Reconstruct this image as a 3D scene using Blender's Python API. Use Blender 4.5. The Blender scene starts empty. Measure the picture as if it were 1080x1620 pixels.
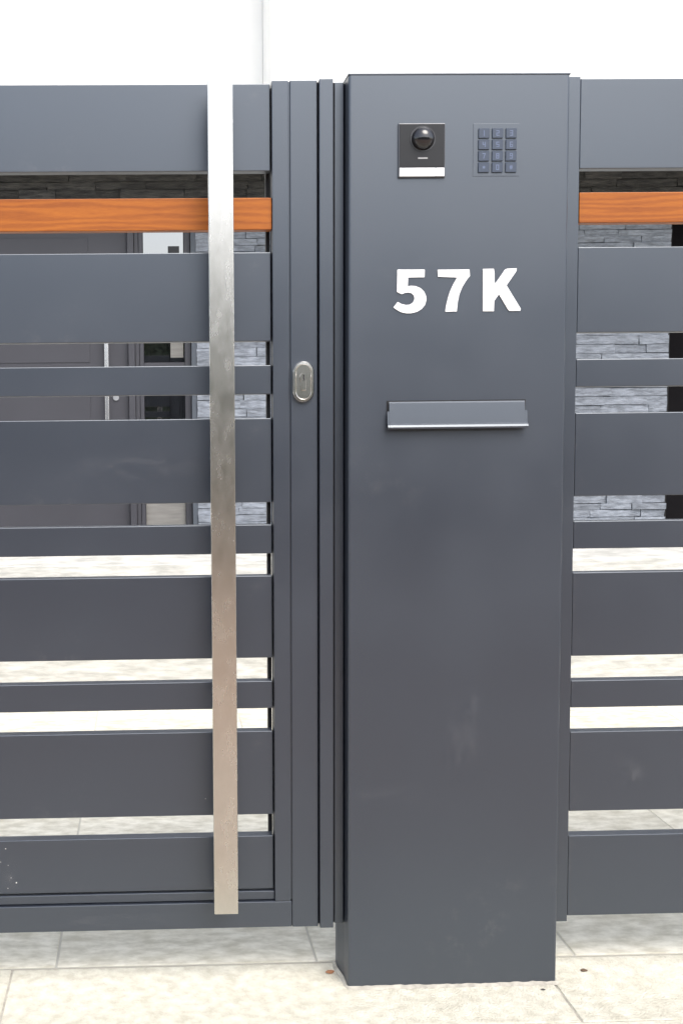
import bpy, bmesh, math, random
from mathutils import Vector
R = math.radians
rnd = random.Random(7)
scene = bpy.context.scene
col = scene.collection

# ------------------------------------------------------------------ camera
cam_data = bpy.data.cameras.new('camera')
cam_data.sensor_fit = 'VERTICAL'
cam_data.sensor_height = 36.0
cam_data.lens = 40.0
cam_data.shift_x = 0.1623
cam_data.clip_start = 0.05
cam_data.clip_end = 3000
cam = bpy.data.objects.new('camera', cam_data)
cam.location = (0.0, -2.52, 1.3049)
cam.rotation_euler = (R(85.506), R(0.633), R(-1.508))
col.objects.link(cam)
scene.camera = cam

# ------------------------------------------------------------------ sky, sun, exposure
SUN_EL, SUN_AZ = 52.0, 158.0        # azimuth clockwise from +Y
world = bpy.data.worlds.new('World')
scene.world = world
world.use_nodes = True
wn = world.node_tree
for n in list(wn.nodes):
    wn.nodes.remove(n)
wo = wn.nodes.new('ShaderNodeOutputWorld')
bg = wn.nodes.new('ShaderNodeBackground')
sky = wn.nodes.new('ShaderNodeTexSky')
sky.sky_type = 'NISHITA'
sky.sun_disc = False
sky.sun_elevation = R(SUN_EL)
sky.sun_rotation = R(SUN_AZ)
sky.air_density = 1.0
sky.dust_density = 3.0
sky.ozone_density = 1.0
bg.inputs['Strength'].default_value = 0.14
hs = wn.nodes.new('ShaderNodeHueSaturation')          # thin overcast: greyer than a clear sky
hs.inputs['Saturation'].default_value = 0.6
wn.links.new(sky.outputs['Color'], hs.inputs['Color'])
wn.links.new(hs.outputs['Color'], bg.inputs['Color'])
wn.links.new(bg.outputs['Background'], wo.inputs['Surface'])

sd = bpy.data.lights.new('sun', 'SUN')
sd.energy = 0.8
sd.angle = R(40)
sd.color = (1.0, 0.96, 0.9)
sun = bpy.data.objects.new('sun', sd)
az, el = R(SUN_AZ), R(SUN_EL)
dirv = Vector((math.sin(az) * math.cos(el), math.cos(az) * math.cos(el), math.sin(el)))
sun.rotation_euler = dirv.to_track_quat('Z', 'Y').to_euler()
sun.location = dirv * 20
col.objects.link(sun)

scene.view_settings.view_transform = 'Standard'
scene.view_settings.look = 'None'
scene.view_settings.gamma = 1.0
scene.view_settings.use_curve_mapping = False
scene.view_settings.exposure = 1.5

# ------------------------------------------------------------------ materials
def mat(name, color, rough=0.6, metal=0.0, ior=1.5, var=0.0, vscale=5.0, color2=None,
        bump=0.0, bscale=60.0, rvar=0.0, stretch=None, bdist=0.002, detail=4.0, by_obj=0.0):
    m = bpy.data.materials.new(name)
    m.use_nodes = True
    nt = m.node_tree
    b = nt.nodes['Principled BSDF']
    b.inputs['Base Color'].default_value = (*color, 1)
    b.inputs['Roughness'].default_value = rough
    b.inputs['Metallic'].default_value = metal
    b.inputs['IOR'].default_value = ior
    tc = nt.nodes.new('ShaderNodeTexCoord')
    src = tc.outputs['Object']
    if by_obj:
        oi = nt.nodes.new('ShaderNodeObjectInfo')
        va = nt.nodes.new('ShaderNodeVectorMath'); va.operation = 'ADD'
        cm = nt.nodes.new('ShaderNodeCombineXYZ')
        ml = nt.nodes.new('ShaderNodeMath'); ml.operation = 'MULTIPLY'; ml.inputs[1].default_value = 57.0
        nt.links.new(oi.outputs['Random'], ml.inputs[0])
        nt.links.new(ml.outputs[0], cm.inputs[0]); nt.links.new(ml.outputs[0], cm.inputs[2])
        nt.links.new(src, va.inputs[0]); nt.links.new(cm.outputs[0], va.inputs[1])
        src = va.outputs[0]
    mp = nt.nodes.new('ShaderNodeMapping')
    if stretch:
        mp.inputs['Scale'].default_value = stretch
    nt.links.new(src, mp.inputs['Vector'])
    out = None
    if var > 0 or color2:
        n = nt.nodes.new('ShaderNodeTexNoise')
        n.inputs['Scale'].default_value = vscale
        n.inputs['Detail'].default_value = detail
        n.inputs['Roughness'].default_value = 0.6
        nt.links.new(mp.outputs['Vector'], n.inputs['Vector'])
        r = nt.nodes.new('ShaderNodeValToRGB')
        r.color_ramp.elements[0].position = 0.35
        r.color_ramp.elements[1].position = 0.65
        c2 = color2 if color2 else tuple(c * (1 + var) for c in color)
        c1 = color if color2 else tuple(c * (1 - var) for c in color)
        r.color_ramp.elements[0].color = (*c1, 1)
        r.color_ramp.elements[1].color = (*c2, 1)
        nt.links.new(n.outputs['Fac'], r.inputs['Fac'])
        out = r.outputs['Color']
        if by_obj:
            hv = nt.nodes.new('ShaderNodeHueSaturation')
            mr = nt.nodes.new('ShaderNodeMapRange')
            mr.inputs['To Min'].default_value = 1 - by_obj
            mr.inputs['To Max'].default_value = 1 + by_obj
            nt.links.new(oi.outputs['Random'], mr.inputs['Value'])
            nt.links.new(mr.outputs[0], hv.inputs['Value'])
            nt.links.new(out, hv.inputs['Color'])
            out = hv.outputs['Color']
        nt.links.new(out, b.inputs['Base Color'])
    if rvar > 0:
        n = nt.nodes.new('ShaderNodeTexNoise')
        n.inputs['Scale'].default_value = 3.0
        n.inputs['Detail'].default_value = 6.0
        nt.links.new(mp.outputs['Vector'], n.inputs['Vector'])
        mr = nt.nodes.new('ShaderNodeMapRange')
        mr.inputs['From Min'].default_value = 0.3
        mr.inputs['From Max'].default_value = 0.7
        mr.inputs['To Min'].default_value = max(0, rough - rvar)
        mr.inputs['To Max'].default_value = rough + rvar
        nt.links.new(n.outputs['Fac'], mr.inputs['Value'])
        nt.links.new(mr.outputs[0], b.inputs['Roughness'])
    if bump > 0:
        n = nt.nodes.new('ShaderNodeTexNoise')
        n.inputs['Scale'].default_value = bscale
        n.inputs['Detail'].default_value = 5.0
        nt.links.new(mp.outputs['Vector'], n.inputs['Vector'])
        bp = nt.nodes.new('ShaderNodeBump')
        bp.inputs['Strength'].default_value = bump
        bp.inputs['Distance'].default_value = bdist
        nt.links.new(n.outputs['Fac'], bp.inputs['Height'])
        nt.links.new(bp.outputs['Normal'], b.inputs['Normal'])
    return m

def paint_mat(name, color, rough=0.36, dirt=0.0, ior=1.92):
    """powder coated aluminium: faint orange peel, a few dusty marks"""
    m = mat(name, color, rough=rough, ior=ior, bump=0.10, bscale=900.0, bdist=0.0004, rvar=0.05)
    nt = m.node_tree
    b = nt.nodes['Principled BSDF']
    b.inputs['Specular Tint'].default_value = (0.86, 0.935, 1.0, 1)
    tc = nt.nodes.new('ShaderNodeTexCoord')
    n1 = nt.nodes.new('ShaderNodeTexNoise'); n1.inputs['Scale'].default_value = 2.2; n1.inputs['Detail'].default_value = 8
    n1.inputs['Roughness'].default_value = 0.65
    n2 = nt.nodes.new('ShaderNodeTexNoise'); n2.inputs['Scale'].default_value = 16; n2.inputs['Detail'].default_value = 10
    n2.inputs['Roughness'].default_value = 0.75
    r1 = nt.nodes.new('ShaderNodeMapRange'); r1.inputs['From Min'].default_value = 0.56; r1.inputs['From Max'].default_value = 0.74
    r2 = nt.nodes.new('ShaderNodeMapRange'); r2.inputs['From Min'].default_value = 0.52; r2.inputs['From Max'].default_value = 0.72
    mu = nt.nodes.new('ShaderNodeMath'); mu.operation = 'MULTIPLY'
    m2 = nt.nodes.new('ShaderNodeMath'); m2.operation = 'MULTIPLY'; m2.inputs[1].default_value = dirt
    mx = nt.nodes.new('ShaderNodeMix'); mx.data_type = 'RGBA'
    mx.inputs['A'].default_value = (*color, 1)
    mx.inputs['B'].default_value = (0.34, 0.32, 0.29, 1)
    nt.links.new(tc.outputs['Object'], n1.inputs['Vector']); nt.links.new(tc.outputs['Object'], n2.inputs['Vector'])
    nt.links.new(n1.outputs['Fac'], r1.inputs['Value']); nt.links.new(n2.outputs['Fac'], r2.inputs['Value'])
    nt.links.new(r1.outputs[0], mu.inputs[0]); nt.links.new(r2.outputs[0], mu.inputs[1])
    nt.links.new(mu.outputs[0], m2.inputs[0]); nt.links.new(m2.outputs[0], mx.inputs['Factor'])
    nt.links.new(mx.outputs['Result'], b.inputs['Base Color'])
    return m

M = {}
ANTH = (0.0165, 0.0205, 0.0310)
M['paint'] = paint_mat('anthracite_paint', ANTH, 0.36, 0.22)
M['paint_pillar'] = paint_mat('anthracite_pillar_paint', ANTH, 0.38, 0.16)
M['dark_joint'] = mat('black_rubber', (0.008, 0.008, 0.010), 0.7)
M['black_plastic'] = mat('black_plastic', (0.011, 0.011, 0.012), 0.3, ior=1.4)
M['black_gloss'] = mat('black_gloss', (0.012, 0.012, 0.014), 0.06, ior=1.6)
M['white'] = mat('white_acrylic', (0.82, 0.82, 0.82), 0.3)
M['door_paint'] = mat('door_paint', (0.034, 0.034, 0.042), 0.45, var=0.05, vscale=3)
M['stucco'] = mat('white_stucco', (0.78, 0.78, 0.76), 0.9, var=0.03, vscale=2, bump=0.3, bscale=250, bdist=0.002)
M['soffit'] = mat('soffit_plaster', (0.6, 0.6, 0.6), 0.9)
M['stone'] = mat('grey_ledger_stone', (0.11, 0.122, 0.142), 0.8, color2=(0.235, 0.258, 0.295), vscale=16, stretch=(1, 1, 4), bump=0.7, bscale=45, bdist=0.006, detail=10, by_obj=0.12)
M['slate'] = mat('dark_slate_stone', (0.012, 0.012, 0.013), 0.75, color2=(0.055, 0.053, 0.05), vscale=9, stretch=(1, 1, 5), bump=0.9, bscale=30, bdist=0.012, detail=8, by_obj=0.3)
M['mortar'] = mat('mortar', (0.10, 0.105, 0.115), 0.9)
M['joint'] = mat('paving_joint', (0.34, 0.32, 0.275), 0.95, var=0.2, vscale=40)
M['slab'] = mat('cream_paving', (0.42, 0.395, 0.32), 0.85, color2=(0.57, 0.55, 0.465), vscale=34, bump=0.9, bscale=190, bdist=0.005, detail=15, by_obj=0.05)
M['slab_yard'] = mat('white_paving', (0.47, 0.44, 0.35), 0.8, color2=(0.70, 0.67, 0.57), vscale=22, stretch=(0.8, 1.5, 1), bump=0.3, bscale=120, bdist=0.002, detail=10, by_obj=0.07)
M['slab_tan'] = mat('tan_paving', (0.30, 0.24, 0.19), 0.88, color2=(0.42, 0.35, 0.28), vscale=60, bump=0.6, bscale=200, bdist=0.003, detail=12, by_obj=0.08)
M['step'] = mat('pale_step_stone', (0.36, 0.355, 0.325), 0.8, color2=(0.58, 0.57, 0.53), vscale=7, stretch=(1, 1, 6), bump=0.4, bscale=60, bdist=0.004, detail=10)
M['road'] = mat('tan_concrete_road', (0.31, 0.22, 0.16), 0.9, var=0.15, vscale=4, bump=0.3, bscale=200)
M['kerb'] = mat('kerb_concrete', (0.42, 0.41, 0.38), 0.85, var=0.1, vscale=12, bump=0.3, bscale=150)
M['soil'] = mat('bare_ground', (0.2, 0.18, 0.13), 0.95, var=0.2, vscale=1.5)
M['leaf'] = mat('hedge_leaf', (0.035, 0.06, 0.025), 0.6, color2=(0.07, 0.1, 0.045), vscale=8)
M['bark'] = mat('hedge_bark', (0.08, 0.06, 0.045), 0.9, var=0.2)
M['interior'] = mat('dark_mesh_screen', (0.006, 0.0055, 0.0065), 0.9, ior=1.2, var=0.4, vscale=200)
M['blind'] = mat('grey_blind_and_reflection', (0.16, 0.155, 0.145), 0.8, var=0.15, vscale=6, stretch=(1, 1, 8))  # shared by the lower blind pane and the imitated pale reflection
M['chrome'] = mat('satin_chrome', (0.72, 0.70, 0.66), 0.22, metal=1.0, rvar=0.06)
M['keypad'] = paint_mat('keypad_film', (0.0205, 0.025, 0.036), 0.38)
M['key'] = mat('keypad_key', (0.016, 0.029, 0.056), 0.38, ior=1.6)
M['key_print'] = mat('keypad_print', (0.10, 0.13, 0.21), 0.5)

# orange wood-effect finish
def wood_mat():
    m = mat('golden_oak_finish', (0.3, 0.09, 0.02), 0.5, ior=1.4)
    nt = m.node_tree; b = nt.nodes['Principled BSDF']
    tc = nt.nodes.new('ShaderNodeTexCoord')
    mp = nt.nodes.new('ShaderNodeMapping'); mp.inputs['Scale'].default_value = (1.7, 8, 17)
    nz = nt.nodes.new('ShaderNodeTexNoise'); nz.inputs['Scale'].default_value = 2.0; nz.inputs['Detail'].default_value = 6; nz.inputs['Distortion'].default_value = 0.8
    wv = nt.nodes.new('ShaderNodeTexWave'); wv.wave_type = 'BANDS'; wv.bands_direction = 'Z'
    wv.inputs['Scale'].default_value = 1.1; wv.inputs['Distortion'].default_value = 14.0; wv.inputs['Detail'].default_value = 3.5; wv.inputs['Detail Scale'].default_value = 1.4
    fn = nt.nodes.new('ShaderNodeTexNoise'); fn.inputs['Scale'].default_value = 10; fn.inputs['Detail'].default_value = 8
    mp2 = nt.nodes.new('ShaderNodeMapping'); mp2.inputs['Scale'].default_value = (5, 20, 130)
    nt.links.new(tc.outputs['Object'], mp.inputs['Vector']); nt.links.new(tc.outputs['Object'], mp2.inputs['Vector'])
    nt.links.new(mp.outputs['Vector'], wv.inputs['Vector']); nt.links.new(mp.outputs['Vector'], nz.inputs['Vector'])
    nt.links.new(mp2.outputs['Vector'], fn.inputs['Vector'])
    r = nt.nodes.new('ShaderNodeValToRGB')
    r.color_ramp.elements[0].color = (0.18, 0.040, 0.003, 1)
    r.color_ramp.elements[1].color = (0.37, 0.112, 0.009, 1)
    r.color_ramp.elements[0].position = 0.25
    r.color_ramp.elements[1].position = 0.75
    ad = nt.nodes.new('ShaderNodeMath'); ad.operation = 'MULTIPLY_ADD'; ad.inputs[1].default_value = 0.20
    a2 = nt.nodes.new('ShaderNodeMath'); a2.operation = 'MULTIPLY_ADD'; a2.inputs[1].default_value = 0.55
    a3 = nt.nodes.new('ShaderNodeMath'); a3.operation = 'MULTIPLY'; a3.inputs[1].default_value = 0.30
    nt.links.new(nz.outputs['Fac'], a3.inputs[0])
    nt.links.new(fn.outputs['Fac'], a2.inputs[0]); nt.links.new(a3.outputs[0], a2.inputs[2])
    nt.links.new(wv.outputs['Fac'], ad.inputs[0]); nt.links.new(a2.outputs[0], ad.inputs[2])
    nt.links.new(ad.outputs[0], r.inputs['Fac'])
    nt.links.new(r.outputs['Color'], b.inputs['Base Color'])
    return m
M['wood'] = wood_mat()

# brushed stainless steel (grain runs along the bar)
def steel_mat():
    m = mat('brushed_steel', (0.6, 0.58, 0.54), 0.3, metal=1.0)
    nt = m.node_tree; b = nt.nodes['Principled BSDF']
    tc = nt.nodes.new('ShaderNodeTexCoord')
    mp = nt.nodes.new('ShaderNodeMapping'); mp.inputs['Scale'].default_value = (420, 420, 5)
    n = nt.nodes.new('ShaderNodeTexNoise'); n.inputs['Scale'].default_value = 1.0; n.inputs['Detail'].default_value = 4
    nt.links.new(tc.outputs['Object'], mp.inputs['Vector']); nt.links.new(mp.outputs['Vector'], n.inputs['Vector'])
    n2 = nt.nodes.new('ShaderNodeTexNoise'); n2.inputs['Scale'].default_value = 45.0; n2.inputs['Detail'].default_value = 3; n2.inputs['Roughness'].default_value = 0.7
    mpb = nt.nodes.new('ShaderNodeMapping'); mpb.inputs['Scale'].default_value = (1.0, 1.0, 0.35)
    nt.links.new(tc.outputs['Object'], mpb.inputs['Vector']); nt.links.new(mpb.outputs['Vector'], n2.inputs['Vector'])
    mr = nt.nodes.new('ShaderNodeMapRange'); mr.inputs['To Min'].default_value = 0.24; mr.inputs['To Max'].default_value = 0.285
    mr.inputs['From Min'].default_value = 0.3; mr.inputs['From Max'].default_value = 0.7
    nt.links.new(n2.outputs['Fac'], mr.inputs['Value'])
    nt.links.new(mr.outputs[0], b.inputs['Roughness'])
    r = nt.nodes.new('ShaderNodeValToRGB')
    r.color_ramp.elements[0].color = (0.56, 0.54, 0.495, 1); r.color_ramp.elements[1].color = (0.63, 0.61, 0.565, 1)
    r.color_ramp.elements[0].position = 0.3; r.color_ramp.elements[1].position = 0.7
    nt.links.new(n2.outputs['Fac'], r.inputs['Fac']); nt.links.new(r.outputs['Color'], b.inputs['Base Color'])
    bp = nt.nodes.new('ShaderNodeBump'); bp.inputs['Strength'].default_value = 0.25; bp.inputs['Distance'].default_value = 0.0004
    nt.links.new(n.outputs['Fac'], bp.inputs['Height']); nt.links.new(bp.outputs['Normal'], b.inputs['Normal'])
    return m
M['steel'] = steel_mat()

def glass_mat():
    m = bpy.data.materials.new('window_glass'); m.use_nodes = True
    b = m.node_tree.nodes['Principled BSDF']
    b.inputs['Base Color'].default_value = (0.004, 0.004, 0.005, 1)
    b.inputs['Roughness'].default_value = 0.02
    b.inputs['IOR'].default_value = 3.0          # coated, mirror-like glazing
    b.inputs['Transmission Weight'].default_value = 0.0
    return m
M['glass'] = glass_mat()

# ------------------------------------------------------------------ helpers
def bm_box(bm, x0, x1, y0, y1, z0, z1, bevel=0.0, seg=2):
    vs = [bm.verts.new((x, y, z)) for x in (x0, x1) for y in (y0, y1) for z in (z0, z1)]
    a, b_, c, d, e, f, g, h = vs   # a(000) b(001) c(010) d(011) e(100) f(101) g(110) h(111)
    fs = [bm.faces.new(q) for q in ((a, b_, d, c), (e, g, h, f), (a, e, f, b_), (c, d, h, g), (a, c, g, e), (b_, f, h, d))]
    if bevel > 0:
        edges = list({ed for fc in fs for ed in fc.edges})
        bmesh.ops.bevel(bm, geom=edges, offset=bevel, segments=seg, profile=0.5, affect='EDGES')
    return fs

def bm_cyl(bm, cx, cy, cz, r, depth, axis='Y', seg=32, r2=None):
    """a cylinder whose front cap is at cy and which runs back by depth along +axis"""
    r2 = r if r2 is None else r2
    ring0, ring1 = [], []
    for i in range(seg):
        a = 2 * math.pi * i / seg
        u, v = math.cos(a), math.sin(a)
        if axis == 'Y':
            ring0.append(bm.verts.new((cx + r * u, cy, cz + r * v)))
            ring1.append(bm.verts.new((cx + r2 * u, cy + depth, cz + r2 * v)))
        else:
            ring0.append(bm.verts.new((cx + r * u, cy + r * v, cz)))
            ring1.append(bm.verts.new((cx + r2 * u, cy + r2 * v, cz + depth)))
    bm.faces.new(ring0); bm.faces.new(list(reversed(ring1)))
    for i in range(seg):
        j = (i + 1) % seg
        bm.faces.new((ring0[i], ring1[i], ring1[j], ring0[j]))

def bm_prism(bm, pts, y0, y1):
    """polygon in X-Z extruded from y0 (front) to y1"""
    f0 = [bm.verts.new((x, y0, z)) for x, z in pts]
    f1 = [bm.verts.new((x, y1, z)) for x, z in pts]
    bm.faces.new(f0); bm.faces.new(list(reversed(f1)))
    n = len(pts)
    for i in range(n):
        j = (i + 1) % n
        bm.faces.new((f0[i], f1[i], f1[j], f0[j]))

def bm_extrude_x(bm, prof, x0, x1):
    f0 = [bm.verts.new((x0, y, z)) for y, z in prof]
    f1 = [bm.verts.new((x1, y, z)) for y, z in prof]
    bm.faces.new(f0); bm.faces.new(list(reversed(f1)))
    n = len(prof)
    for i in range(n):
        j = (i + 1) % n
        bm.faces.new((f0[i], f1[i], f1[j], f0[j]))

def link(name, bm, material, parent=None, smooth=False, mats=None):
    bmesh.ops.recalc_face_normals(bm, faces=bm.faces[:])
    me = bpy.data.meshes.new(name)
    bm.to_mesh(me); bm.free()
    for mm in (mats or [material]):
        me.materials.append(mm)
    if smooth:
        for p in me.polygons:
            p.use_smooth = True
    o = bpy.data.objects.new(name, me)
    col.objects.link(o)
    if parent is not None:
        o.parent = parent
    return o

def box(name, x0, x1, y0, y1, z0, z1, material, parent=None, bevel=0.0, seg=2):
    """a box whose origin is its own centre, so that textures do not run on from piece to piece"""
    cx, cy, cz = (x0 + x1) / 2, (y0 + y1) / 2, (z0 + z1) / 2
    bm = bmesh.new()
    bm_box(bm, x0 - cx, x1 - cx, y0 - cy, y1 - cy, z0 - cz, z1 - cz, bevel, seg)
    o = link(name, bm, material, parent)
    o.location = (cx, cy, cz)
    if parent is not None:
        off = Vector((0, 0, 0)); p = parent
        while p is not None:
            off += Vector(p.location); p = p.parent
        o.location = Vector((cx, cy, cz)) - off
    return o

def rel(o):
    """geometry was written in world coordinates: undo the parents' offsets"""
    off = Vector((0, 0, 0)); p = o.parent
    while p is not None:
        off += Vector(p.location); p = p.parent
    o.location = -off
    return o

def thing(name, label, cat, loc=(0, 0, 0), group=None):
    o = bpy.data.objects.new(name, None)
    o.empty_display_size = 0.1
    col.objects.link(o)
    o.location = loc
    o['label'] = label; o['category'] = cat
    if group: o['group'] = group
    return o

def structure(o):
    o['kind'] = 'structure'
    return o

# ------------------------------------------------------------------ ground and paving
bm = bmesh.new()
v = [bm.verts.new(p) for p in ((-900, -900, -0.16), (900, -900, -0.16), (900, 900, -0.16), (-900, 900, -0.16))]
bm.faces.new(v)
structure(link('ground', bm, M['soil']))

PAV_Y0 = -1.66
bm = bmesh.new(); bm_box(bm, -14, 16, -9.0, PAV_Y0 - 0.15, -0.155, -0.12)
structure(link('road', bm, M['road']))
bm = bmesh.new(); bm_box(bm, -14, 16, PAV_Y0 - 0.148, PAV_Y0 - 0.002, -0.155, -0.002, 0.012)
structure(link('kerb', bm, M['kerb']))
bm = bmesh.new(); bm_box(bm, -14, 16, -9.15, -9.003, -0.155, -0.002, 0.012)
structure(link('kerb', bm, M['kerb']))

pav = bpy.data.objects.new('pavement', None); col.objects.link(pav); structure(pav)
bm = bmesh.new(); bm_box(bm, -14, 16, PAV_Y0, 0.13, -0.155, -0.0030)
link('paving_bed', bm, M['joint'], pav)

slab_mesh = {}
def slab(parent, x0, x1, y0, y1, top, material, gap=0.0025, thick=0.045):
    w, d = round(x1 - x0 - 2 * gap, 4), round(y1 - y0 - 2 * gap, 4)
    key = (w, d, material.name, thick)
    if key not in slab_mesh:
        b = bmesh.new(); bm_box(b, -w / 2, w / 2, -d / 2, d / 2, -thick, 0, 0.0018, 1)
        bmesh.ops.recalc_face_normals(b, faces=b.faces[:])
        me = bpy.data.meshes.new('slab'); b.to_mesh(me); b.free(); me.materials.append(material)
        slab_mesh[key] = me
    o = bpy.data.objects.new('slab', slab_mesh[key]); col.objects.link(o)
    o.location = ((x0 + x1) / 2, (y0 + y1) / 2, top + rnd.uniform(-0.0006, 0.0006))
    o.rotation_euler = (rnd.uniform(-1, 1) * 0.0006, rnd.uniform(-1, 1) * 0.0006, rnd.uniform(-1, 1) * 0.0008)
    o.parent = parent
    return o

# footway rows, 30 cm deep in front of the gate line, then 45 cm
rows = [ (-0.62, -0.17, -0.02), (-1.07, -0.62, -0.335), (-1.655, -1.07, -0.02)]
x = -0.335 - 1.265 * 2
while x < 4.4:
    slab(pav, x, x + 1.265, -0.17, 0.128, 0.0, M['slab'])
    x += 1.265
for y0, y1, xo in rows:
    x = xo - 0.63 * 4
    while x < 4.4:
        slab(pav, x, x + 0.63, y0, y1, 0.0, M['slab'] if y1 > -0.2 else M['slab_tan'])
        x += 0.63
# wide plain stretches of footway left and right of the laid slabs
for x0, x1 in ((-14, -2.9), (4.8, 16)):
    bm = bmesh.new(); bm_box(bm, x0, x1, PAV_Y0 + 0.004, 0.126, -0.0025, -0.001)
    link('footway_surface', bm, M['kerb'], pav)

yard = bpy.data.objects.new('courtyard_paving', None); col.objects.link(yard); structure(yard)
bm = bmesh.new(); bm_box(bm, -14, 16, 0.134, 5.2, -0.155, -0.0020)
link('paving_bed', bm, mat('light_grout', (0.46, 0.44, 0.38), 0.9), yard)
y = 0.134; k = 0
while y < 2.9:
    y1 = min(y + 0.575, 3.0)
    x = 0.399 - 0.63 * 4
    while x < 4.1:
        slab(yard, x, x + 0.63, y, y1, 0.0, M['slab_yard'])
        x += 0.63
    y = y1; k += 1

steps = bpy.data.objects.new('terrace_steps', None); col.objects.link(steps)
structure(steps)
for i, (yy, zt) in enumerate(((3.02, 0.18), (3.36, 0.355), (3.70, 0.53))):
    yb = 3.358 if i == 0 else (3.698 if i == 1 else 5.6)
    box('step', -6.0, 8.0, yy, yb, -0.004, zt, M['step'], steps, 0.006, 1)

# ------------------------------------------------------------------ slats
def slat(name, x0, x1, y0, z0, z1, material, parent, depth=0.030, label=None):
    o = box(name, x0, x1, y0, y0 + depth, z0, z1, material, parent, 0.0016, 2)
    if label: o['label'] = label
    return o

# ------------------------------------------------------------------ gate
GX0 = -0.66
gate = thing('pedestrian_gate', 'dark grey slatted metal gate with one orange wood slat and a tall steel pull bar', 'gate', (GX0, 0.06, 0.135))
SL0, SL1 = GX0 + 0.102, 0.2838
YS = 0.040
for z0, z1 in ((1.857, 2.0445), (1.484, 1.680), (1.123, 1.3125), (0.767, 0.9560), (0.4005, 0.5965), (0.2235, 0.3500)):
    slat('slat', SL0, SL1, YS, z0, z1, M['paint'], gate)
for z0, z1 in ((1.366, 1.431), (1.0065, 1.0725), (0.6495, 0.7130)):
    slat('slat', SL0, SL1, YS, z0, z1, M['paint'], gate)
slat('slat', SL0, 0.2862, YS - 0.004, 1.7285, 1.7985, M['wood'], gate, label='orange wood-grained slat')
# stiles: a face profile with one fine groove
def stile(x0, x1, groove):
    bm = bmesh.new()
    bm_box(bm, x0, groove - 0.0016, 0.030, 0.075, 0.197, 2.0492, 0.0014)
    bm_box(bm, groove + 0.0016, x1, 0.0285, 0.0755, 0.1352, 2.0494, 0.0018)
    bm_box(bm, groove - 0.003, groove + 0.003, 0.0335, 0.072, 0.200, 2.0470)
    return rel(link('stile', bm, M['paint'], gate))
stile(0.2867, 0.3862, 0.3245)
def stile_left():
    bm = bmesh.new()
    bm_box(bm, GX0 + 0.0635, GX0 + 0.1, 0.030, 0.075, 0.197, 2.0492, 0.0014)
    bm_box(bm, GX0, GX0 + 0.0605, 0.0285, 0.0755, 0.1352, 2.0494, 0.0018)
    bm_box(bm, GX0 + 0.059, GX0 + 0.065, 0.0335, 0.072, 0.200, 2.0470)
    return rel(link('stile', bm, M['paint'], gate))
stile_left()
box('bottom_rail', GX0 + 0.0612, 0.3254, 0.0300, 0.0752, 0.1354, 0.1962, M['paint'], gate, 0.0014)
box('rail_lip', SL0, 0.2858, 0.0375, 0.0700, 0.1990, 0.2190, M['paint'], gate, 0.0014)
box('seal_strip', 0.2775, 0.2860, 0.0765, 0.0950, 0.2, 2.045, M['dark_joint'], gate)
# rear flange bars that carry the slats
box('rear_flange', GX0 + 0.064, GX0 + 0.098, 0.0765, 0.0950, 0.2, 2.045, M['paint'], gate)

# pull bar
bm = bmesh.new()
bm_box(bm, 0.1418, 0.1962, -0.036, -0.021, 0.1975, 2.034, 0.0022, 3)
hb = rel(link('pull_bar', bm, M['steel'], gate))
for zz in (0.47, 1.215, 1.955):
    bm = bmesh.new(); bm_cyl(bm, 0.169, -0.0205, zz, 0.009, 0.060, 'Y', 20)
    s = link('standoff', bm, M['steel'], hb); s.location = (0, 0, 0)
# lock escutcheon
def stadium(cx, cz, hw, hh, n=18):
    pts = []
    for i in range(n + 1):
        a = math.pi * i / n
        pts.append((cx + hw * math.cos(a), cz + (hh - hw) + hw * math.sin(a)))
    for i in range(n + 1):
        a = math.pi + math.pi * i / n
        pts.append((cx + hw * math.cos(a), cz - (hh - hw) + hw * math.sin(a)))
    return pts
bm = bmesh.new()
ex, ez = 0.3535, 1.3922
o1 = [(stadium(ex, ez, 0.0235, 0.0455), 0.0284), (stadium(ex, ez, 0.0235, 0.0455), 0.0205), (stadium(ex, ez, 0.0215, 0.0435), 0.0178),
      (stadium(ex, ez, 0.0175, 0.0395), 0.0176), (stadium(ex, ez, 0.0160, 0.0380), 0.0195)]
prev = None
for pts, yy in o1:
    ring = [bm.verts.new((x, yy, z)) for x, z in pts]
    if prev:
        for i in range(len(ring)):
            j = (i + 1) % len(ring)
            bm.faces.new((prev[i], ring[i], ring[j], prev[j]))
    prev = ring
bm.faces.new(prev)
esc = rel(link('lock_escutcheon', bm, M['chrome'], gate, smooth=False))
bm = bmesh.new()
bm_cyl(bm, ex, 0.0145, ez + 0.010, 0.0088, 0.006, 'Y', 28)
bm_box(bm, ex - 0.005, ex + 0.005, 0.0148, 0.0200, ez - 0.019, ez + 0.003, 0.001)
link('lock_cylinder', bm, M['chrome'], esc)
bm = bmesh.new(); bm_box(bm, ex - 0.0012, ex + 0.0012, 0.0141, 0.0146, ez + 0.0035, ez + 0.0155)
link('keyhole', bm, M['dark_joint'], esc)
bm = bmesh.new(); bm_cyl(bm, ex, 0.0182, ez - 0.028, 0.0035, 0.002, 'Y', 16)
link('screw', bm, M['chrome'], esc)

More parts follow.
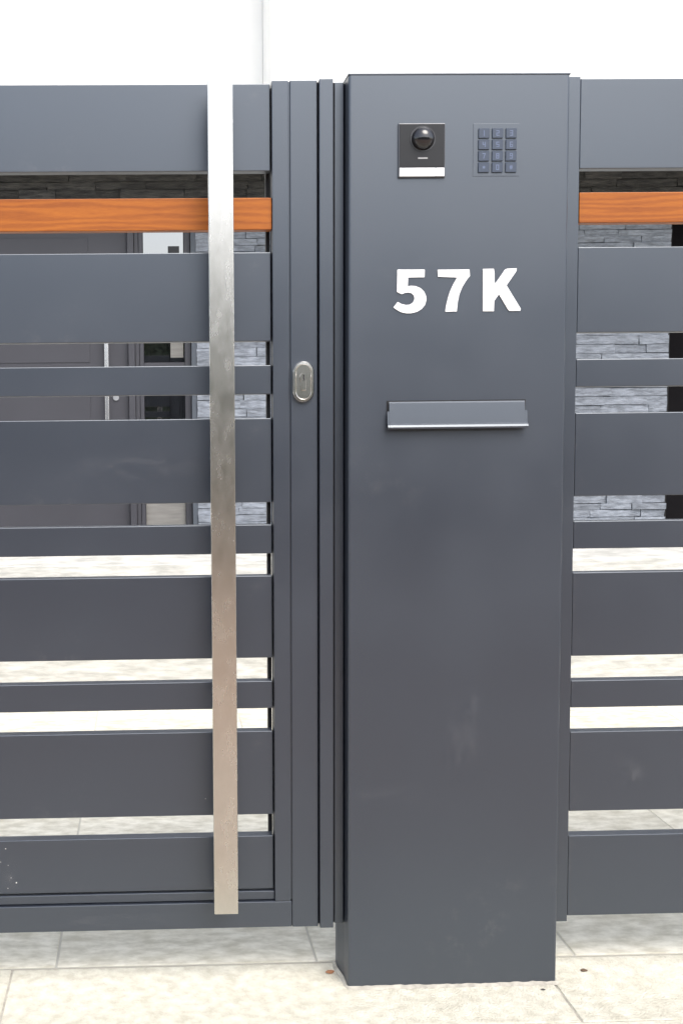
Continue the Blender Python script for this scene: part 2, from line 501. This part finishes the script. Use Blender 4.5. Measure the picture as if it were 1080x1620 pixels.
# ------------------------------------------------------------------ intercom pillar
pil = thing('intercom_pillar', 'tall dark grey metal pillar with white 57K, door camera, keypad and mail slot', 'pillar', (0.692, 0.15, 0))
def pillar_body():
    bm = bmesh.new()
    # footprint with a small radius on the front corners, widening a little behind the left front edge
    r = 0.006
    fp = []
    def arc(cx, cy, a0, a1, n=5):
        for i in range(n + 1):
            a = R(a0 + (a1 - a0) * i / n)
            fp.append((cx + r * math.cos(a), cy + r * math.sin(a)))
    arc(0.4500 + r, r, 180, 270)
    arc(0.9340 - r, r, 270, 360)
    fp += [(0.9340, 0.125), (0.4425, 0.125), (0.4425, 0.100), (0.4498, 0.046)]
    lo = [bm.verts.new((x, y, 0.0)) for x, y in fp]
    hi = [bm.verts.new((x, y, 2.0505)) for x, y in fp]
    bm.faces.new(list(reversed(lo))); bm.faces.new(hi)
    n = len(fp)
    for i in range(n):
        j = (i + 1) % n
        f = bm.faces.new((lo[i], lo[j], hi[j], hi[i]))
    o = rel(link('pillar_body', bm, M['paint_pillar'], pil))
    return o
pillar_body()
box('pillar_cap', 0.4490, 0.9350, -0.0012, 0.1262, 2.0508, 2.0548, M['paint_pillar'], pil, 0.0012)
# gate jambs fixed to the pillar
box('gate_jamb', 0.3894, 0.4200, 0.0200, 0.0640, 0.1350, 2.0500, M['paint'], pil, 0.0016)
box('jamb_stop', 0.4202, 0.4262, 0.0480, 0.0900, 0.1352, 2.0490, M['dark_joint'], pil)
box('gate_jamb', 0.4264, 0.4475, 0.0445, 0.0960, 0.1350, 2.0495, M['paint'], pil, 0.0016)
box('jamb_seal', 0.3868, 0.3890, 0.0420, 0.0620, 0.1360, 2.0480, M['dark_joint'], pil)

# house number, flat acrylic characters
G5 = [(5573, 16343), (6176, 16338), (6172, 16174), (5810, 16170), (5802, 15978), (5870, 15990), (5979, 15981), (6088, 15935), (6166, 15858), (6210, 15758), (6214, 15666), (6184, 15567), (6114, 15483), (6013, 15423), (5889, 15393), (5780, 15391), (5671, 15414), (5562, 15470), (5491, 15522), (5584, 15641), (5670, 15594), (5771, 15571), (5857, 15581), (5926, 15630), (5957, 15707), (5941, 15776), (5886, 15830), (5809, 15845), (5739, 15834), (5677, 15808), (5568, 15858)]
G7 = [(6462, 16333), (7163, 16334), (7175, 16193), (7098, 16099), (7006, 15950), (6945, 15798), (6908, 15615), (6891, 15423), (6636, 15421), (6659, 15571), (6696, 15724), (6739, 15861), (6803, 15998), (6895, 16162), (6472, 16181)]
GK = [(7462, 16344), (7703, 16345), (7717, 16250), (7723, 16013), (7784, 16082), (7953, 16325), (7999, 16346), (8210, 16350), (8203, 16292), (7988, 15981), (8307, 15473), (8300, 15424), (8060, 15426), (8022, 15467), (7822, 15791), (7719, 15646), (7713, 15421), (7471, 15423)]
for nm, g in (('digit', G5), ('digit', G7), ('letter', GK)):
    bm = bmesh.new()
    bm_prism(bm, [(x / 10000, z / 10000) for x, z in g], -0.0028, 0.0)
    rel(link(nm, bm, M['white'], pil))

# door camera
bell = box('door_camera', 0.5580, 0.6608, -0.0050, 0.002, 1.8315, 1.9475, mat('camera_frame', (0.10, 0.105, 0.115), 0.35, metal=0.5), pil, 0.0015)
def sub(name, bm, material, parent, **k):
    o = link(name, bm, material, parent, **k)
    return rel(o)
bm = bmesh.new(); bm_box(bm, 0.5602, 0.6586, -0.0066, -0.004, 1.8535, 1.9455, 0.0006); sub('face_plate', bm, M['black_plastic'], bell)
bm = bmesh.new(); bm_box(bm, 0.5604, 0.6390, -0.0068, -0.004, 1.8340, 1.8520, 0.0006); sub('name_plate', bm, M['white'], bell)
bm = bmesh.new(); bm_box(bm, 0.6400, 0.6584, -0.0072, -0.004, 1.8340, 1.8520, 0.0008); sub('call_button', bm, M['white'], bell)
bm = bmesh.new()
bm_cyl(bm, 0.6105, -0.0085, 1.9135, 0.0275, 0.0025, 'Y', 40)
sub('lens_ring', bm, mat('lens_ring_black', (0.03, 0.03, 0.032), 0.25), bell)
bm = bmesh.new(); bmesh.ops.create_uvsphere(bm, u_segments=40, v_segments=24, radius=0.0250)
for vv in bm.verts:
    vv.co.y *= 0.85
    vv.co += Vector((0.6105, -0.0085, 1.9135))
sub('lens_dome', bm, M['black_gloss'], bell, smooth=True)
bm = bmesh.new(); bm_box(bm, 0.6005, 0.6215, -0.0070, -0.006, 1.8712, 1.8740); sub('microphone_slot', bm, mat('slot_grey', (0.35, 0.35, 0.35), 0.5), bell)

# keypad: 3 x 4 keys with printed figures
kp = box('keypad', 0.7225, 0.8245, -0.0008, 0.002, 1.8345, 1.9470, M['paint_pillar'], pil, 0.0003)
SEG = {'1': [(2, 0, 2, 8)], '2': [(0, 8, 4, 8), (4, 8, 4, 4), (4, 4, 0, 4), (0, 4, 0, 0), (0, 0, 4, 0)], '3': [(0, 8, 4, 8), (4, 8, 4, 0), (0, 4, 4, 4), (0, 0, 4, 0)],
       '4': [(0, 8, 0, 4), (0, 4, 4, 4), (4, 8, 4, 0)], '5': [(4, 8, 0, 8), (0, 8, 0, 4), (0, 4, 4, 4), (4, 4, 4, 0), (4, 0, 0, 0)],
       '6': [(4, 8, 0, 8), (0, 8, 0, 0), (0, 0, 4, 0), (4, 0, 4, 4), (4, 4, 0, 4)], '7': [(0, 8, 4, 8), (4, 8, 1.5, 0)],
       '8': [(0, 0, 0, 8), (4, 0, 4, 8), (0, 8, 4, 8), (0, 4, 4, 4), (0, 0, 4, 0)], '9': [(0, 0, 4, 0), (4, 0, 4, 8), (4, 8, 0, 8), (0, 8, 0, 4), (0, 4, 4, 4)],
       '0': [(0, 0, 0, 8), (4, 0, 4, 8), (0, 8, 4, 8), (0, 0, 4, 0)], '*': [(2, 2, 2, 6), (0.3, 3, 3.7, 5), (0.3, 5, 3.7, 3)],
       '#': [(1, 1, 1.3, 7), (3, 1, 3.3, 7), (0, 3, 4, 3), (0, 5, 4, 5)]}
def key(cx, cz, ch):
    bm = bmesh.new()
    bm_box(bm, cx - 0.0118, cx + 0.0118, -0.0040, -0.0005, cz - 0.0105, cz + 0.0105, 0.0006, 1)
    nf = len(bm.faces)
    s = 0.00125; w = 0.00085
    for i, (x0, z0, x1, z1) in enumerate(SEG[ch]):
        a = Vector((cx + (x0 - 2) * s, 0, cz + (z0 - 4) * s)); b_ = Vector((cx + (x1 - 2) * s, 0, cz + (z1 - 4) * s))
        d = (b_ - a).normalized(); n = Vector((-d.z, 0, d.x)) * w
        a = a - d * w; b_ = b_ + d * w
        yy = -0.00405 - 0.00004 * i
        q = [bm.verts.new((p.x, yy, p.z)) for p in (a + n, b_ + n, b_ - n, a - n)]
        f = bm.faces.new(q)
    for f in bm.faces:
        f.material_index = 1 if max(v_.co.y for v_ in f.verts) < -0.00402 else 0
    return sub('key', bm, None, kp, mats=[M['key'], M['key_print']])
for r_, row in enumerate(('123', '456', '789', '*0#')):
    for c_, ch in enumerate(row):
        key(0.7455 + 0.0299 * c_, 1.9260 - 0.0244 * r_, ch)

# mail slot
slot = box('mail_slot', 0.5352, 0.8448, -0.0016, 0.002, 1.3050, 1.3478, M['dark_joint'], pil)
prof = [(-0.0030, 1.3440), (-0.0050, 1.3452), (-0.0078, 1.3420), (-0.0125, 1.2975), (-0.0170, 1.2935), (-0.0195, 1.2890), (-0.0190, 1.2850), (-0.0150, 1.2850), (-0.0110, 1.2930), (-0.0020, 1.3350)]
bm = bmesh.new()
bm_extrude_x(bm, prof, 0.5392, 0.8412)
# lower part of the flap is a little wider than its hinge
prof2 = [(-0.0095, 1.3240), (-0.0123, 1.2973), (-0.0168, 1.2934), (-0.0193, 1.2890), (-0.0188, 1.2848), (-0.0152, 1.2848), (-0.0112, 1.2930), (-0.0060, 1.3210)]
bm_extrude_x(bm, prof2, 0.5348, 0.5390)
bm_extrude_x(bm, prof2, 0.8414, 0.8462)
sub('mail_flap', bm, M['paint_pillar'], slot)

# ------------------------------------------------------------------ fence at the right
FX1 = 3.1
fence = thing('slat_fence', 'dark grey slatted fence panel with one orange slat, right of the pillar', 'fence', (0.96, 0.065, 0.135))
YF = 0.052
for z0, z1 in ((1.861, 2.0573), (1.4975, 1.6880), (1.127, 1.3165), (0.7565, 0.9510), (0.3890, 0.5780), (0.1370, 0.3305)):
    slat('slat', 0.9775, FX1, YF, z0, z1, M['paint'], fence)
for z0, z1 in ((1.3755, 1.4380), (1.0060, 1.0695), (0.6350, 0.6990)):
    slat('slat', 0.9775, FX1, YF, z0, z1, M['paint'], fence)
slat('slat', 0.9775, FX1, YF - 0.002, 1.7415, 1.8085, M['wood'], fence, label='orange wood-grained slat')
box('fence_post', 0.9352, 0.9765, 0.0500, 0.1050, 0.1238, 2.0622, M['paint'], fence, 0.0020)
box('fence_post', FX1 + 0.001, FX1 + 0.045, 0.0500, 0.1050, 0.1238, 2.0622, M['paint'], fence, 0.0020)
for xx in (1.95,):
    box('rear_bar', xx, xx + 0.04, YF + 0.031, YF + 0.062, 0.13, 2.04, M['paint'], fence, 0.001)
for xx in (FX1 + 0.001, ):
    box('ground_foot', xx + 0.002, xx + 0.043, 0.0520, 0.1030, 0.0, 0.1236, M['paint'], fence)
# left neighbour: the hinge post of the gate, just outside the photograph
hp = thing('hinge_post', 'plain dark grey square metal post carrying the hinge side of the gate', 'post', (GX0 - 0.06, 0.08, 0))
box('post_body', GX0 - 0.112, GX0 - 0.006, 0.02, 0.126, 0.0, 2.05, M['paint'], hp, 0.003)
box('post_cap', GX0 - 0.114, GX0 - 0.004, 0.018, 0.128, 2.0505, 2.056, M['paint'], hp, 0.001)

# dusty rub marks, thin films lying on the paint
def smudge_mat(name, tint, strength, stretch):
    m = bpy.data.materials.new(name); m.use_nodes = True
    nt = m.node_tree; b = nt.nodes['Principled BSDF']
    b.inputs['Base Color'].default_value = (*tint, 1); b.inputs['Roughness'].default_value = 0.8
    tc = nt.nodes.new('ShaderNodeTexCoord')
    mp = nt.nodes.new('ShaderNodeMapping'); mp.inputs['Scale'].default_value = stretch
    gr = nt.nodes.new('ShaderNodeTexGradient'); gr.gradient_type = 'SPHERICAL'
    m2 = nt.nodes.new('ShaderNodeMapping'); m2.inputs['Location'].default_value = (-1, -1, -1); m2.inputs['Scale'].default_value = (2, 2, 2)
    n = nt.nodes.new('ShaderNodeTexNoise'); n.inputs['Scale'].default_value = 30; n.inputs['Detail'].default_value = 8
    nt.links.new(tc.outputs['Generated'], m2.inputs['Vector']); nt.links.new(m2.outputs['Vector'], gr.inputs['Vector'])
    nt.links.new(tc.outputs['Object'], mp.inputs['Vector']); nt.links.new(mp.outputs['Vector'], n.inputs['Vector'])
    mr = nt.nodes.new('ShaderNodeMapRange'); mr.inputs['From Min'].default_value = 0.42; mr.inputs['From Max'].default_value = 0.7
    nt.links.new(n.outputs['Fac'], mr.inputs['Value'])
    mu = nt.nodes.new('ShaderNodeMath'); mu.operation = 'MULTIPLY'
    m3 = nt.nodes.new('ShaderNodeMath'); m3.operation = 'MULTIPLY'; m3.inputs[1].default_value = strength
    nt.links.new(mr.outputs[0], mu.inputs[0]); nt.links.new(gr.outputs['Fac'], mu.inputs[1])
    nt.links.new(mu.outputs[0], m3.inputs[0]); nt.links.new(m3.outputs[0], b.inputs['Alpha'])
    return m
SM1 = smudge_mat('dust_smear', (0.26, 0.26, 0.27), 0.16, (1.2, 1, 0.7))
SM2 = smudge_mat('dust_streak', (0.26, 0.26, 0.27), 0.13, (0.6, 1, 1.6))
def smudge(x, z, w, h, y, m, parent):
    bm = bmesh.new()
    q = [bm.verts.new(p) for p in ((x - w / 2, y, z - h / 2), (x + w / 2, y, z - h / 2), (x + w / 2, y - 0.0001, z + h / 2), (x - w / 2, y - 0.0001, z + h / 2))]
    bm.faces.new(q)
    rel(link('dust_mark', bm, m, parent))
smudge(0.710, 0.575, 0.085, 0.20, -0.0006, SM1, pil)
smudge(0.735, 0.66, 0.03, 0.10, -0.0006, SM1, pil)
smudge(0.53, 0.455, 0.20, 0.05, -0.0006, SM2, pil)
smudge(1.115, 0.485, 0.10, 0.10, YF - 0.0006, SM1, fence)
smudge(1.117, 0.475, 0.05, 0.05, YF - 0.0009, SM1, fence)
smudge(0.345, 1.57, 0.05, 0.14, 0.0279, SM2, gate)
smudge(-0.32, 0.27, 0.05, 0.11, YS - 0.0006, SM1, gate)
smudge(0.0, 1.21, 0.34, 0.12, YS - 0.0006, SM2, gate)
smudge(-0.1, 0.16, 0.3, 0.04, 0.0294, SM2, gate)
# splashes of dried plaster on the lower left of the gate
bm = bmesh.new()
sr = random.Random(5)
for (px_, pz_) in ((-0.333, 0.331), (-0.328, 0.292), (-0.330, 0.237), (-0.322, 0.262), (-0.29, 0.212), (-0.295, 0.205), (0.128, 0.44), (-0.345, 0.30), (-0.31, 0.25)):
    r_ = sr.uniform(0.0007, 0.0017)
    c0 = bm.verts.new((px_, YS - 0.0012, pz_))
    ring = [bm.verts.new((px_ + r_ * sr.uniform(0.6, 1.3) * math.cos(a * math.pi / 4), YS - 0.0002, pz_ + r_ * sr.uniform(0.6, 1.3) * math.sin(a * math.pi / 4))) for a in range(8)]
    for i in range(8):
        bm.faces.new((c0, ring[i], ring[(i + 1) % 8]))
o = rel(link('plaster_specks', bm, mat('dried_plaster', (0.5, 0.49, 0.47), 0.9), gate)); o['kind'] = 'stuff'
# uneven mortar bead round the foot of the pillar
bm = bmesh.new()
path = [(0.4400, 0.122), (0.4405, 0.098), (0.4480, 0.044), (0.4485, 0.010), (0.4500, -0.001)]
path += [(0.4500 + 0.484 * i / 44, -0.001) for i in range(1, 45)] + [(0.9355, 0.001), (0.9355, 0.06), (0.9355, 0.12)]
prev = None
for i, (x, y_) in enumerate(path):
    h_ = 0.0035 + abs(sr.gauss(0, 0.0018)); w_ = 0.004 + abs(sr.gauss(0, 0.003))
    ox = -1 if i < 4 else (1 if i > len(path) - 4 else 0)
    oy = 0 if ox else -1
    ring = [bm.verts.new((x - ox * 0.001, y_ - oy * 0.002, h_)), bm.verts.new((x + ox * w_ * 0.6, y_ + oy * w_ * 0.6, h_ * 0.7)), bm.verts.new((x + ox * w_ * 1.3, y_ + oy * w_ * 1.3, 0.0))]
    if prev:
        for a in range(2):
            bm.faces.new((prev[a], prev[a + 1], ring[a + 1], ring[a]))
    prev = ring
rel(link('mortar_bead', bm, M['joint'], pil, smooth=True))
# dry crumbs lying on the paving
def crumb(name, x, y_, s_, material, label, z=0.0):
    bm = bmesh.new(); bmesh.ops.create_icosphere(bm, subdivisions=2, radius=s_)
    for vv in bm.verts:
        vv.co *= sr.uniform(0.75, 1.2); vv.co.x *= 1.5; vv.co.z = vv.co.z * 0.4
    o = link(name, bm, material); o.location = (x, y_, z + s_ * 0.36)
    o['label'] = label; o['category'] = 'debris'
crumb('leaf_crumb', 1.020, 0.055, 0.0055, mat('dry_leaf', (0.09, 0.055, 0.03), 0.8), 'small dark dry crumb on the paving right of the pillar')
crumb('pebble', 0.893, -0.030, 0.0035, mat('dark_pebble', (0.06, 0.055, 0.05), 0.8), 'tiny dark pebble in front of the pillar foot at its right')
crumb('brick_crumb', 0.421, 0.075, 0.007, mat('orange_brick_dust', (0.30, 0.14, 0.07), 0.9), 'small orange crumb at the left side of the pillar foot')

# ------------------------------------------------------------------ house behind
house = thing('house', 'white rendered house with stone-clad ground floor and dark front door behind the gate', 'house', (1.0, 5.0, 0.53))
box('upper_wall', -7.0, 0.7395, 4.55, 9.0, 2.955, 6.8, M['stucco'], house)
box('upper_wall', 0.7410, 9.0, 4.10, 9.0, 2.950, 6.8, M['stucco'], house)
TZ = 0.53
# ground floor core behind the cladding
core = box('wall', 0.312, 3.480, 5.06, 8.9, TZ, 2.948, M['mortar'], house)
box('wall', 3.4805, 9.0, 5.36, 8.9, TZ, 2.948, M['mortar'], house)
box('wall', -7.0, 0.3115, 5.36, 8.9, TZ, 2.948, M['mortar'], house)
box('wall', -7.0, -1.302, 5.02, 5.355, TZ, 2.948, M['stucco'], house)
box('wall', 4.50, 9.0, 5.02, 5.355, TZ, 2.948, M['stucco'], house)
box('lintel', -1.300, 0.3105, 5.06, 5.355, 2.625, 2.948, M['mortar'], house)
box('lintel', 3.4815, 4.498, 5.06, 5.355, 2.625, 2.948, M['mortar'], house)

stone_meshes = {}
def stone(x0, x1, z0, z1, material, stuff_bm=None):
    d = rnd.uniform(0.028, 0.042)
    g = 0.0011
    if stuff_bm is not None:
        bm_box(stuff_bm, x0 + g, x1 - g, 5.05 - d, 5.062, z0 + g, z1 - g)
        return
    bm = bmesh.new()
    cx, cz = (x0 + x1) / 2, (z0 + z1) / 2
    bm_box(bm, x0 + g - cx, x1 - g - cx, -d, 0.012, z0 + g - cz, z1 - g - cz)
    # hand-split face: push the front corners in and out
    for vv in bm.verts:
        if vv.co.y < 0:
            vv.co.y += rnd.uniform(-0.005, 0.006)
            vv.co.z += rnd.uniform(-0.0025, 0.0025)
            vv.co.x += rnd.uniform(-0.003, 0.003)
    o = link('stone', bm, material, house)
    o.location = Vector((cx, 5.05, cz)) - Vector(house.location)
mid = bmesh.new()
mid_l = bmesh.new()
def seen(xa, xb):
    return xb < 1.02 or xa > 2.55
z = TZ + 0.002; 
while z < 2.62:
    h = rnd.choice((0.042, 0.050, 0.058))
    z1 = min(z + h, 2.624)
    if 2.624 - z1 < 0.02: z1 = 2.624
    x = 0.346; 
    while x < 3.48:
        w = rnd.uniform(0.20, 0.42)
        x1 = x + w
        if 3.482 - x1 < 0.12: x1 = 3.482
        stone(x, x1, z, z1, M['stone'], None if seen(x, x1) else mid)
        x = x1
    z = z1
z = 2.6265
while z < 2.94:
    h = rnd.choice((0.050, 0.058, 0.066))
    z1 = min(z + h, 2.947)
    if 2.947 - z1 < 0.025: z1 = 2.947
    x = -1.30 + rnd.uniform(-0.1, 0)
    while x < 4.49:
        w = rnd.uniform(0.24, 0.48)
        x1 = x + w
        if 4.498 - x1 < 0.12: x1 = 4.498
        stone(max(x, -1.3), x1, z, z1, M['slate'], None if seen(x, x1) else mid_l)
        x = x1
    z = z1
for b_, mm in ((mid, M['stone']), (mid_l, M['slate'])):
    o = rel(link('stone_cladding', b_, mm, house)); o['kind'] = 'stuff'

# front door
door = box('door', -1.200, -0.105, 5.115, 5.165, TZ + 0.012, 2.600, M['door_paint'], house, 0.002)
for zz in (0.80, 1.255, 1.71, 2.165):
    bm = bmesh.new(); bm_box(bm, -1.07, -0.36, 5.110, 5.1145, zz, zz + 0.36, 0.0015)
    sub('door_panel', bm, M['door_paint'], door)
bm = bmesh.new(); bm_box(bm, -0.262, -0.234, 5.045, 5.068, 1.14, 1.93, 0.004)
bm_cyl(bm, -0.248, 5.066, 1.25, 0.007, 0.05, 'Y', 14); bm_cyl(bm, -0.248, 5.066, 1.82, 0.007, 0.05, 'Y', 14)
sub('door_handle', bm, mat('pale_door_handle', (0.62, 0.62, 0.63), 0.25, metal=1.0), door)
bm = bmesh.new(); bm_cyl(bm, -0.190, 5.104, 1.475, 0.020, 0.012, 'Y', 20)
sub('door_lock', bm, mat('pale_lock', (0.45, 0.45, 0.46), 0.35, metal=1.0), door)
# door frame with stepped profile
fr = box('door_frame', -0.103, -0.060, 5.060, 5.170, TZ + 0.002, 2.622, M['door_paint'], house, 0.002)
box('door_frame', -0.058, -0.030, 5.080, 5.170, TZ + 0.002, 2.622, M['door_paint'], house, 0.002)
box('door_frame', -1.245, -1.203, 5.060, 5.170, TZ + 0.002, 2.622, M['door_paint'], house, 0.002)
box('door_frame', -1.200, -0.105, 5.060, 5.170, 2.602, 2.622, M['door_paint'], house)
box('door_reveal', -1.300, -1.247, 5.03, 5.30, TZ + 0.002, 2.622, M['door_paint'], house)
# sidelight window
win = box('sidelight_window', -0.028, 0.311, 5.150, 5.300, TZ + 0.002, 2.622, M['interior'], house)
wf = []
def wbox(name, x0, x1, y0, y1, z0, z1, material):
    bm = bmesh.new(); bm_box(bm, x0, x1, y0, y1, z0, z1, 0.0015, 1)
    return sub(name, bm, material, win)
wbox('window_frame', -0.028, -0.001, 5.075, 5.149, TZ + 0.004, 2.620, M['door_paint'])
wbox('window_frame', 0.270, 0.309, 5.075, 5.149, TZ + 0.004, 2.620, M['door_paint'])
PANES = ((0.60, 1.045, 'blind'), (1.100, 1.650, 'glass'), (1.705, 2.565, 'glass'))
for z0, z1 in ((TZ + 0.004, 0.598), (1.047, 1.098), (1.652, 1.703), (2.567, 2.620)):
    wbox('glazing_bar', 0.0, 0.269, 5.080, 5.149, z0, z1, M['door_paint'])
for z0, z1, k_ in PANES:
    wbox('pane', 0.001, 0.268, 5.110, 5.118, z0 + 0.001, z1 - 0.001, M['glass'] if k_ == 'glass' else M['blind'])
wbox('dark_reflection_box', 0.166, 0.240, 5.095, 5.109, 2.28, 2.465, M['black_plastic'])  # added dark box imitating a dark reflection in the opaque pane
wbox('pale_reflection_strip', 0.176, 0.262, 5.104, 5.1095, 1.735, 2.05, M['blind'])  # added pale strip, a light reflection put in as grey colour
box('window_reveal', 0.3125, 0.3450, 5.02, 5.0585, TZ + 0.002, 2.6235, mat('dark_reveal', (0.05, 0.06, 0.075), 0.6), house)
# dark screened opening at the far right
sc_ = box('screen_door', 3.486, 4.49, 5.20, 5.24, TZ + 0.002, 2.623, M['interior'], house)
for xx in (3.52, 4.42):
    bm = bmesh.new(); bm_box(bm, xx, xx + 0.045, 5.185, 5.199, TZ + 0.01, 2.61, 0.001)
    sub('screen_frame', bm, M['black_plastic'], sc_)
# flat roof with parapet coping
box('roof', -7.05, 9.05, 4.05, 9.05, 6.802, 6.92, M['soffit'], house)

# ------------------------------------------------------------------ hedge across the street
hedge = thing('street_hedge', 'long clipped evergreen hedge on the far side of the street, behind the camera', 'hedge', (1, -11, -0.16))
leafm = bpy.data.meshes.new('foliage')
vs, fs = [], []
hr = random.Random(3)
for i in range(26000):
    x = hr.uniform(-13, 15); 
    ph = math.sin(x * 1.7) * 0.12 + math.sin(x * 0.6 + 1) * 0.18
    top = 3.4 + ph
    zz = hr.uniform(-0.1, 1.0) ** 1 * top
    zz = max(-0.12, zz)
    yy = -10.6 - abs(hr.gauss(0, 0.16)) + 0.1 * math.sin(x * 2.3 + zz * 1.9)
    if hr.random() < 0.2:
        zz = top + hr.gauss(0, 0.08); yy = -10.6 - hr.uniform(0, 1.2)
    s = hr.uniform(0.05, 0.12)
    n = Vector((hr.gauss(0, 1), hr.gauss(0.6, 1), hr.gauss(0.4, 1))).normalized()
    u = n.orthogonal().normalized(); w = n.cross(u)
    b0 = len(vs); c = Vector((x, yy, zz))
    vs += [c + u * s, c + w * s * 0.5, c - u * s, c - w * s * 0.5]
    fs.append((b0, b0 + 1, b0 + 2, b0 + 3))
leafm.from_pydata([tuple(v_) for v_ in vs], [], fs)
leafm.materials.append(M['leaf'])
lo = bpy.data.objects.new('foliage', leafm); col.objects.link(lo); lo.parent = hedge; rel(lo); lo['kind'] = 'stuff'
bm = bmesh.new(); bm_box(bm, -13.0, 15.0, -11.7, -10.85, -0.158, 3.1)
rel(link('inner_growth', bm, M['leaf'], hedge))
